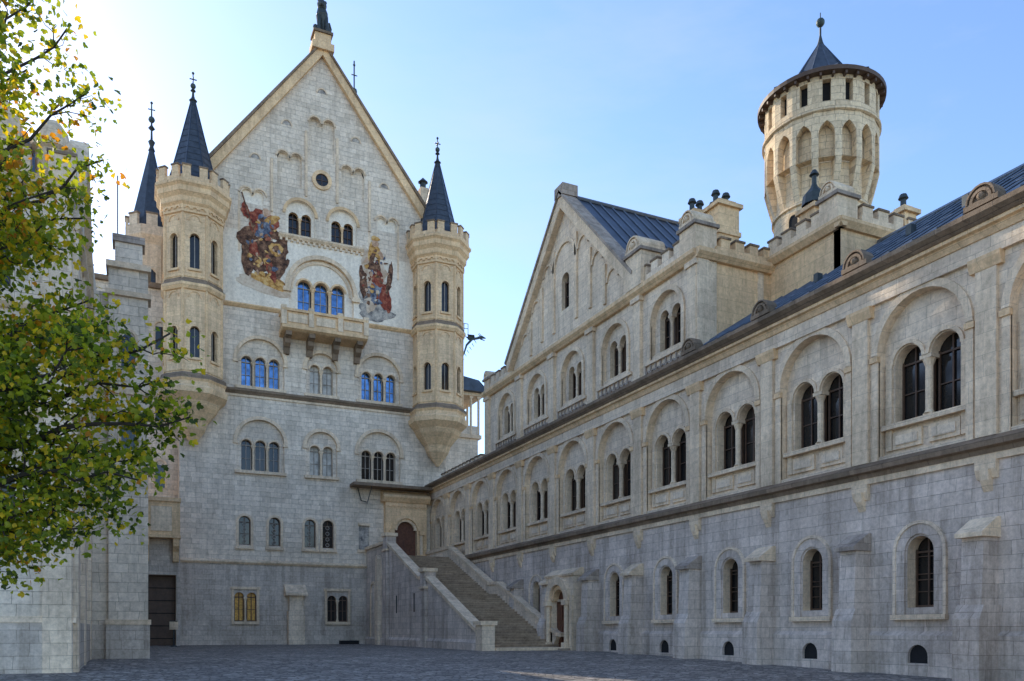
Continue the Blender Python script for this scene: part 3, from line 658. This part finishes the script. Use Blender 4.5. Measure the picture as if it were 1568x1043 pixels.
s.box(F,27.4,31.0,22.9,23.9,-.75,-.62,'palas'); s.box(F,26,29.6,22.9,27.1,-5,-3,'palas')
s.box(F,26.8,31.4,27.15,27.5,-6.2,-.4,'trim')
s.plate(F,[(26.4,27.5),(31.9,27.5),(30.6,28.7),(27,29.2)],-6.5,.2,'metal')
s.plate(F,[(26.5,22.9),(27.2,22.9),(27.2,28.5),(26.5,28.5)],-6,-.5,'palas')
s.build('loggia',an_)
g=MB(); bx,by,bz=27.4,71.4,29.2
g.tube([(bx,by,bz-2.6),(bx+.5,by,bz-1.6),(bx+.75,by,bz-.8),(bx+1.3,by,bz-.15),(bx+2.0,by,bz+.05)],[.05,.07,.10,.13,.11],'bronze',8)
g.tube([(bx+1.9,by,bz+.05),(bx+2.3,by,bz+.18),(bx+2.7,by,bz+.12)],[.12,.15,.04],'bronze',8); g.tube([(bx+2.15,by,bz),(bx+2.6,by,bz-.12)],[.07,.03],'bronze',6)
for s_ in(-1,1): g.tube([(bx+2.2,by+s_*.1,bz+.25),(bx+1.95,by+s_*.12,bz+.48)],[.04,.02],'bronze',5)
for s_ in (-1,1): g.face([(bx+1.0,by,bz-.3),(bx+.7,by+s_*.3,bz+.12),(bx+1.1,by+s_*.4,bz+.06),(bx+1.4,by+s_*.35,bz+.14),(bx+1.6,by,bz-.05)],'bronze')
for k in range(6): g.tube([(bx+.3+k*.25,by,bz-2.0+k*.36),(bx+.5+k*.25,by,bz-2.2+k*.34)],[.04,.02],'bronze',4)
for zz in (.75,1.2): g.tube([(bx-.6,by,bz+zz),(bx+.9,by,bz+zz)],.03,'iron',4)
for xx in (.1,.5,.9): g.tube([(bx+xx,by,bz-.3),(bx+xx,by,bz+1.2)],.03,'iron',4)
g.build('dragon_gargoyle')

# ------------------------------------------------------------------ STAIRCASE
st=empty('stone_staircase')
s=MB(); L=18.7; N=44; zb=.42; ztp=7.85; v=45.6; run=.425
prof=[(45.0,1.5)]
for i in range(N):
    z=zb+(ztp-zb)*(i+1)/N
    dd=run if i!=22 else 1.7
    s.box(FX(0,1),v,v+dd+.02,-.3,z,L+.4,24.79,'step')
    s.box(FX(0,1),v-.05,v+.12,z-.05,z+.004,L+.41,24.78,'step')
    if i in (0,22,23,43): prof.append((v,z+.95)) if i!=23 else prof.append((v-.1,z+.85))
    v+=dd
s.box(FX(0,1),v,71.85,-.3,ztp,L+.4,24.79,'step')
prof.append((71.8,ztp+.95))
P=[(45.0,-.4)]+prof+[(71.8,-.4)]
FL=FX(L,-1)
s.plate(FL,P,-.4,0,'wlow')
s.plate(FX(24.2,-1),[(47,-.2)]+[(a,z-.25) for a,z in prof][1:]+[(71.8,-.2)],-.3,.1,'wall')
for F,d0,d1,m_,dz in ((FL,-.55,.18,'trim',0),(FX(24.2,-1),-.35,.2,'trim',-.25)):
    for (a,z),(b_,y) in zip(prof[:-1],prof[1:]):
        s.plate(F,[(a,z+dz),(b_,y+dz),(b_,y+.24+dz),(a,z+.24+dz)],d0,d1,m_)
for a,z in ((44.9,1.95),(prof[2][0]+.5,prof[2][1]+.55),(prof[-2][0],prof[-2][1]+.55)):
    s.box(FL,a-.5,a+.5,-.4,z,-.6,.22,'wlow' if a>50 else 'wall'); s.box(FL,a-.62,a+.62,z,z+.25,-.72,.34,'trim')
    if a>50: s.box(FL,a-.62,a+.62,z-1.2,z-1.05,-.5,.3,'trim')
s.prof(FL,[(-.1,-.4),(.14,-.4),(.14,.9),(0,1.1),(-.1,1.1)],45.5,71.8,'wlow')
s.plate(FL,[(66.8,-.4),(67.6,-.4),(67.6,7.6),(67.2,8.0),(66.8,7.6)],-.1,.35,'wall')
s.ring(FL,69.4,5.0,.7,.9,-.05,.1,'trim',10,legs=.8)
for vv in (58,62.5): s.plate(FL,[(vv-.12,3),(vv+.12,3),(vv+.12,4.4),(vv-.12,4.4)],-.01,.012,'black')
s.box(FX(0,1),44.2,46,-.3,.6,L+.6,24.0,'trim')
s.build('steps_and_balustrade',st)

# ------------------------------------------------------------------ LEFT BUILDING (bower)
bw=empty('bower_building')
s=MB(); F1=FY(30.6,-1); F1s=FX(-1.9,1)
s.layer(F1,-26,-1.9,-.5,8.6,0,[(c,2,.9,.3,4.2,6.3) for c in (-4.6,-9,-13)],.4,'palas','trim')
s.layer(F1,-26,-1.9,8.6,12,0,[(c,2,.8,.26,9.2,10.7) for c in (-4.6,-9,-13)],.4,'palas','trim')
s.layer(F1,-26,-1.9,12,16,0,[(c,2,.8,.26,12.7,14.2) for c in (-4.6,-9,-13)],.4,'palas','trim')
s.layer(F1,-26,-1.9,-.5,1.9,.12,[],.1,'plow')
s.prof(F1,[(0,1.9),(.15,1.9),(.05,2.1),(0,2.1)],-26,-1.8,'trim')
for z in (8.6,12): s.prof(F1,[(0,z),(.12,z),(.25,z+.15),(.25,z+.28),(0,z+.3)],-26,-1.7,'trim')
for c in (-4.6,-9,-13):
    s.window(F1,c,2,.9,.3,4.2,6.3,0,'glass'); s.ring(F1,c,6.6,1.3,1.5,-.02,.1,'trim')
    s.window(F1,c,2,.8,.26,9.2,10.7,0,'glass'); s.ring(F1,c,10.8,.98,1.15,-.02,.1,'trim')
    s.window(F1,c,2,.8,.26,12.7,14.2,0,'glass'); s.ring(F1,c,14.3,.98,1.15,-.02,.1,'trim')
for c in (-2.35,-6.8,-11): s.box(F1,c-.42,c+.42,-.5,16,-.05,.16,'wall')
s.layer(F1s,30.6,40,-.5,15,0,[(c,1,.8,0,3.5,5.3) for c in (32.8,)],.3,'palas','trim')
s.window(F1s,32.8,1,.8,0,3.5,5.3,0,'glass')
for c,z in ((37,4),(37,10),(33.2,10),(33.2,13),(37,13)): s.plate(F1s,[(c-.4,z),(c+.4,z),(c+.4,z+1.6),(c-.4,z+1.6)],-.01,.01,'glass'); s.ring(F1s,c,z+1.6,.42,.6,-.02,.1,'trim',8,legs=z)
for c in (31.05,35,39.5): s.box(F1s,c-.4,c+.4,-.5,15,-.05,.16,'wall')
for z in (8.6,12,14.9): s.prof(F1s,[(0,z),(.12,z),(.25,z+.15),(.25,z+.28),(0,z+.3)],30.6,40,'trim')
s.layer(F1s,30.6,40,-.5,1.9,.12,[],.1,'plow')
s.plate(F1s,[(31.2,15.2),(39.6,15.2),(35.4,20.0)],-.3,.0,'palas')
for sg in (-1,1):
    s.plate(F1s,[(35.4,20.4),(35.4,19.8),(35.4+sg*4.4,15),(35.4+sg*4.6,15.4)],-.4,.25,'trim')
    s.face([(-1.9,35.4,20.1),(-20,35.4,20.1),(-20,35.4+sg*4.5,15),(-1.9,35.4+sg*4.5,15)],'metal')
s.box(F1,-26,-2.4,-.5,15.9,-9,-1,'black')  # unseen black core, added as a light block behind the front
s.prof(F1,[(-.1,16),(.3,16),(.45,16.3),(-.1,16.5)],-26,-1.6,'trim'); crenel(s,F1,-26,-1.8,16.4,.8,.8,.5,-.3,.2,'trim')
s.box(F1,-5.6,-3.4,16.4,18.2,-.8,.1,'trim'); shell(s,F1,-4.5,18.4,.8,-.6,.0,'trim')
s.lathe(-2.5,31.2,[(.55,16.3),(.55,17.5),(.7,17.6),(.7,17.8),(.5,17.9),(.42,18.3),(.2,18.6),(0,18.7)],10,'trim')
F2=FY(40,-1)
s.layer(F2,-1.9,.45,-.5,16.5,0,[],.2,'palas'); s.layer(F2,-1.9,.5,-.5,1.9,.12,[],.1,'plow')
s.box(F2,-1.1,.48,-.5,17.5,-.6,.3,'palas')
s.box(F2,-1.2,.55,-.5,1.9,-.6,.42,'plow')
for z in (1.9,8.6,12,16.3): s.box(F2,-1.22,.6,z,z+.22,-.6,.46,'trim')
for z in (9.6,13.2): s.ring(F2,-.32,z+1.3,.28,.4,.28,.36,'trim',8,legs=z); s.plate(F2,[(-.6,z),(-.04,z),(-.04,z+1.3),(-.32,z+1.58),(-.6,z+1.3)],.29,.315,'glass')
s.box(F2,-1.2,.6,17.5,17.75,-.8,.5,'trim'); s.box(F2,-.85,.25,17.75,18.7,-.6,.25,'palas'); s.box(F2,-.95,.35,18.7,19.0,-.7,.35,'cap')
s.box(FX(.45,1),40.05,70,-.5,16.5,-.4,0,'palas')
s.face([(-1.9,40,16.5),(.5,40,16.5),(.5,70,16.5),(-1.9,70,16.5)],'metal')
s.box(FX(-1.9,1),40.2,70,16.5,19.5,-.4,0,'palas'); s.face([(-1.9,40.2,19.5),(-1.9,70,19.5),(-8,70,23),(-8,40.2,23)],'metal')
s.box(F2,-26,-2.31,-.5,19.3,-30,-.5,'palas')
for q in range(6): s.tube([(-1.9,42+q*3,19.55),(-8,42+q*3,23.05)],.06,'seam',4)
s.tube([(-.8,43,16.5),(-.8,43,23.2)],.03,'iron',5)
F3=FY(69.5,-1)
s.layer(F3,-1.9,3.15,-.5,11.8,0,[(1.75,1,2.2,0,-.5,6.0,'r')],1.0,'plow','trim')
s.box(F3,.6,2.9,-.5,6.2,-1.3,-1.0,'frame')
for zz in (1,2,3,4,5): s.box(F3,.65,2.85,zz-.03,zz+.03,-1.0,-.95,'black')
s.box(F3,.4,3.1,9,11.6,-.1,1.1,'sand'); s.box(F3,.3,3.15,11.6,11.9,-.1,1.25,'sand'); s.box(F3,.3,3.15,8.8,9.0,-.1,1.25,'sand')
s.prof(F3,[(0,7),(.3,7.05),(.5,7.8),(1.0,8.2),(1.1,8.8),(0,8.8)],.45,.9,'sand'); s.prof(F3,[(0,7),(.3,7.05),(.5,7.8),(1.0,8.2),(1.1,8.8),(0,8.8)],2.6,3.05,'sand')
s.box(F3,1.0,2.5,9.3,11.2,1.1,1.16,'trim')
FW=FY(74,-1)
s.box(FW,-6,3.2,-.5,30,-2,0,'palas'); s.box(FW,-6.2,3.2,30,30.4,-2,.3,'dark')
for z in (13.5,19,25):
    for c in (-.6,1.8): s.plate(FW,[(c-.35,z),(c+.35,z),(c+.35,z+1.9),(c-.35,z+1.9)],-.01,.02,'glass'); s.ring(FW,c,z+1.9,.37,.52,-.02,.1,'trim',8,legs=z)
s.build('bower_masonry',bw)
pst=MB(); pst.col(FY(66,-1),2.55,0,.3,2.3,.05,'iron',8); pst.box(FY(66,-1),2.25,2.85,1.7,2.3,.05,.09,'trim'); pst.box(FY(66,-1),2.3,2.8,2.3,2.36,-.05,.12,'iron'); pst.lathe(2.55,66,[(.25,.3),(.22,.5),(.06,.55)],8,'iron')
pst.build('notice_post')

# ------------------------------------------------------------------ GROUND
def ground():
    xs=[-600,-200,-80,-40]+[i*2.5-25 for i in range(0,33)]+[80,200,600]
    ys=[-600,-200,-60,-20]+[i*2.5-10 for i in range(0,49)]+[200,400,900]
    vs=[(x,y,gz(y)) for y in ys for x in xs]; n=len(xs)
    fs=[(j*n+i,j*n+i+1,(j+1)*n+i+1,(j+1)*n+i) for j in range(len(ys)-1) for i in range(n-1)]
    me=bpy.data.meshes.new('ground'); me.from_pydata(vs,[],fs); me.update()
    o=bpy.data.objects.new('ground',me); sc.collection.objects.link(o)
    m,nt,b=newmat('cobbles'); tc=nt.nodes.new('ShaderNodeTexCoord'); ob=tc.outputs['Object']
    vo=nt.nodes.new('ShaderNodeTexVoronoi'); vo.feature='DISTANCE_TO_EDGE'; vo.inputs['Scale'].default_value=4.0; nt.links.new(ob,vo.inputs['Vector'])
    vc=nt.nodes.new('ShaderNodeTexVoronoi'); vc.inputs['Scale'].default_value=4.0; nt.links.new(ob,vc.inputs['Vector'])
    e=ramp(nt,vo.outputs['Distance'],[(.015,(0,0,0)),(.10,(1,1,1))])
    bwn=nt.nodes.new('ShaderNodeSeparateColor'); nt.links.new(vc.outputs['Color'],bwn.inputs[0])
    base=ramp(nt,bwn.outputs[0],[(0,(.15,.135,.12)),(.5,(.28,.25,.22)),(1,(.48,.43,.37))])
    col=mixc(nt,'MIX',e,(.07,.06,.055,1),base)
    col=mixc(nt,'MULTIPLY',.8,col,ramp(nt,noisen(nt,ob,.35,6,.7),[(.35,(.62,.62,.62)),(.65,(1.2,1.18,1.16))]))
    nt.links.new(col,b.inputs['Base Color']); b.inputs['Roughness'].default_value=.7
    bp=nt.nodes.new('ShaderNodeBump'); bp.inputs['Strength'].default_value=.7; bp.inputs['Distance'].default_value=.04
    nt.links.new(e,bp.inputs['Height']); nt.links.new(bp.outputs[0],b.inputs['Normal'])
    me.materials.append(m)
ground()

# ------------------------------------------------------------------ TREE
def leafmat(name,c):
    m,nt,b=newmat(name); b.inputs['Base Color'].default_value=(*c,1); b.inputs['Roughness'].default_value=.55
    tr=nt.nodes.new('ShaderNodeBsdfTranslucent'); tr.inputs[0].default_value=(min(1,c[0]*1.6),min(1,c[1]*1.7),c[2],1)
    mx=nt.nodes.new('ShaderNodeMixShader'); mx.inputs[0].default_value=.55
    out=nt.nodes['Material Output']; nt.links.new(b.outputs[0],mx.inputs[1]); nt.links.new(tr.outputs[0],mx.inputs[2]); nt.links.new(mx.outputs[0],out.inputs[0]); M[name]=m
for n_,c in (('leaf_dark',(.05,.075,.01)),('leaf_green',(.15,.20,.015)),('leaf_yellowgreen',(.33,.34,.02)),('leaf_yellow',(.62,.42,.02)),('leaf_orange',(.50,.20,.015))): leafmat(n_,c)
tree=empty('maple_tree')
yaw=math.radians(-24.7); ca,sa=math.cos(yaw),math.sin(yaw)
def T(X,Y,Z): return Vector((X*ca-Y*sa,X*sa+Y*ca,Z))
wood=MB(); lv=MB()
rnd=random.Random(5)
def curve(p,q,sag,n=9,jit=.12):
    P=[]
    for i in range(n+1):
        t=i/n; c=p.lerp(q,t); c.z+=sag*4*t*(1-t)
        if 0<i<n: c+=Vector([rnd.uniform(-jit,jit) for _ in range(3)])
        P.append(c)
    return P
def leaf(c,size,mat):
    d=Vector((rnd.gauss(0,1),rnd.gauss(0,1),rnd.gauss(-.5,.7))).normalized()
    n=Vector((rnd.gauss(0,1),rnd.gauss(0,1),rnd.gauss(.6,.8))); x=d.cross(n).normalized(); n=x.cross(d)
    P=lambda a,b,k:c+d*size*a+x*size*b+n*size*k
    a=P(0,0,0); e=P(1,0,-.05)
    lv.face([a,P(.15,.35,.06),P(.5,.55,.1),P(.55,.28,.06),P(.8,.25,.03),e],mat); lv.face([a,e,P(.8,-.25,.03),P(.55,-.28,.06),P(.5,-.55,.1),P(.15,-.35,.06)],mat)
def clump(c,rad,n,ylw):
    cb=rnd.uniform(-.2,.16)
    for _ in range(n):
        p=c+Vector((rnd.gauss(0,rad),rnd.gauss(0,rad),rnd.gauss(0,rad*.75)))
        x=rnd.random()+ylw-.05+cb+.4*noise.noise(p*1.1)
        m='leaf_dark' if x<.2 else 'leaf_green' if x<.55 else 'leaf_yellowgreen' if x<.92 else 'leaf_yellow' if x<1.2 else 'leaf_orange'
        leaf(p,rnd.uniform(.055,.105),m)
def twig(p,q,r,ylw,dens):
    P=curve(p,q,rnd.uniform(-.05,.12),5,.05); wood.tube(P,[r*(1-.13*i) for i in range(6)],'bark',4)
    for i in range(2,6): clump(P[i],.155,dens,ylw)
def limb(p,q,r,sag,ylw,dens,subs=11,reach=.85):
    P=curve(p,q,sag,10,.1); wood.tube(P,[max(.012,r*(1-.085*i)) for i in range(11)],'bark',6)
    D=(q-p).normalized()
    for k in range(subs):
        t=.25+.75*(k+rnd.random()*.6)/subs; i=min(9,int(t*10)); b=P[i]
        d=(D*.7+Vector((rnd.gauss(0,.6),rnd.gauss(0,.6),rnd.gauss(0,.55)))).normalized()
        twig(b,b+d*reach*rnd.uniform(.55,1.1)*(1.15-.5*t),r*.3*(1.2-t)+.006,ylw,dens)
    clump(q,.16,dens,ylw)
TR=[T(-8.9,11,-.1),T(-8.85,11,1.5),T(-8.7,11,3.5),T(-8.75,11,6),T(-8.5,11,8.5),T(-8.4,11,11)]
wood.tube(TR,[.34,.27,.24,.19,.14,.07],'bark',12)
limbs=[(3.4,(-4.6,11,5.65),.07,.25,.16,14),(3.2,(-4.45,11.3,4.6),.07,.3,.16,16),(3.0,(-4.85,10.6,3.6),.06,.3,.14,16),
 (2.8,(-5.6,10.8,3.0),.05,.25,.14,15),(2.6,(-7.0,11,2.6),.05,.2,.1,14),(3.6,(-5.2,10.2,5.2),.06,.2,.16,16),(3.4,(-5.4,12,4.2),.06,.2,.1,16),
 (3.3,(-6.6,10,4.0),.05,.2,.08,16),(4.2,(-5.9,11,5.8),.06,.1,.16,17),(4.5,(-6.2,12,6.5),.06,.1,.2,17),(3.0,(-5.7,11.8,3.4),.05,.1,.1,15),(2.9,(-6.7,11.5,3.0),.05,.1,.1,15),
 (3.9,(-5.0,11.6,5.2),.06,.2,.14,15),(3.7,(-6.3,10.6,4.9),.06,.2,.12,16),
 (5.0,(-6.1,10.6,6.9),.06,.15,.25,16),(5.6,(-5.6,11.2,8.1),.06,.2,.30,13),(6.5,(-5.7,11,8.9),.05,.15,.30,12),(7.2,(-6.1,11.2,9.9),.05,.15,.30,11),
 (5.2,(-6.8,12,7.4),.05,.1,.22,16),(6.8,(-6.6,10.4,8.9),.05,.1,.28,13),(7.8,(-6.4,11,10.3),.04,.1,.30,11),(4.6,(-7.0,10.3,5.8),.05,.1,.14,17),(3.6,(-7.3,11.6,4.6),.05,0,.08,17),
 (5.6,(-6.5,10.5,7.7),.05,.1,.26,15),(5.9,(-7.0,11.4,8.5),.05,.1,.26,14),(8.2,(-7.0,11.2,10.6),.04,.1,.30,12),(7.0,(-6.9,11.6,9.6),.04,.1,.30,12),(6.2,(-6.2,11.8,7.6),.05,.1,.28,13),(6.0,(-5.9,10.5,7.3),.04,.1,.28,11)]
for zs_,e_,r_,sg_,yl,dn in limbs:
    k=zs_/11; b=T(-8.8+.3*k,11,zs_)
    up=e_[2]>6.8
    limb(b,T(*e_),r_,sg_,yl,dn,subs=11 if up else 15,reach=.75 if up else .9)
for _ in range(26):
    a=rnd.uniform(0,2*pi); zz=rnd.uniform(4,11); rr=rnd.uniform(1.5,3.2)
    b=T(-8.7,11,zz-1); q_=T(-9.3+rr*math.cos(a)*.8-.8,11+rr*math.sin(a),zz)
    if (q_-T(-9,11,zz)).length>.8: limb(b,q_,.05,.1,.15,10,subs=8)
wood.build('trunk_and_limbs',tree); lv.build('autumn_leaves',tree)

# ------------------------------------------------------------------ LIGHT, SKY, CAMERA
az=math.radians(21); el=math.radians(27)
sd=Vector((-math.sin(az)*math.cos(el),math.cos(az)*math.cos(el),math.sin(el)))
wd=bpy.data.worlds.new('World'); sc.world=wd; wd.use_nodes=True; nt=wd.node_tree
bg=nt.nodes['Background']; sk=nt.nodes.new('ShaderNodeTexSky'); sk.sky_type='NISHITA'; sk.sun_disc=False
sk.sun_elevation=el; sk.sun_rotation=-az; sk.altitude=1000; sk.air_density=1.0; sk.dust_density=.75; sk.ozone_density=1.3
hs=nt.nodes.new('ShaderNodeHueSaturation'); hs.inputs['Hue'].default_value=.505; hs.inputs['Saturation'].default_value=1.1; hs.inputs['Value'].default_value=2.35
nt.links.new(sk.outputs[0],hs.inputs['Color'])
# thin high cirrus
tc=nt.nodes.new('ShaderNodeTexCoord'); mp=nt.nodes.new('ShaderNodeMapping'); mp.inputs['Scale'].default_value=(1.2,2.2,5.5); mp.inputs['Rotation'].default_value=(.2,.5,.4)
nt.links.new(tc.outputs['Generated'],mp.inputs[0])
cn=noisen(nt,mp.outputs[0],1.3,7,.6)
cf=mathn(nt,'MULTIPLY',ramp(nt,cn,[(.48,(0,0,0)),(.75,(1,1,1))]),.28)
skc=mixc(nt,'MIX',cf,hs.outputs[0],(5.6,5.9,6.2,1))
nt.links.new(skc,bg.inputs[0]); bg.inputs[1].default_value=.15
sl=bpy.data.lights.new('sun','SUN'); sl.energy=5; sl.angle=math.radians(.5); sl.color=(1,.88,.70)
so=bpy.data.objects.new('sun',sl); sc.collection.objects.link(so); so.rotation_euler=sd.to_track_quat('Z','Y').to_euler(); so.location=(0,0,80)
cam=bpy.data.cameras.new('camera'); co=bpy.data.objects.new('camera',cam); sc.collection.objects.link(co)
co.location=(0,0,1.65); co.rotation_euler=(math.radians(90),0,math.radians(-24.7))
cam.sensor_width=36; cam.lens=28.72; cam.shift_y=.283; cam.clip_end=3000; cam.clip_start=.1
sc.camera=co
sc.view_settings.view_transform='Standard'; sc.view_settings.look='None'; sc.view_settings.exposure=0
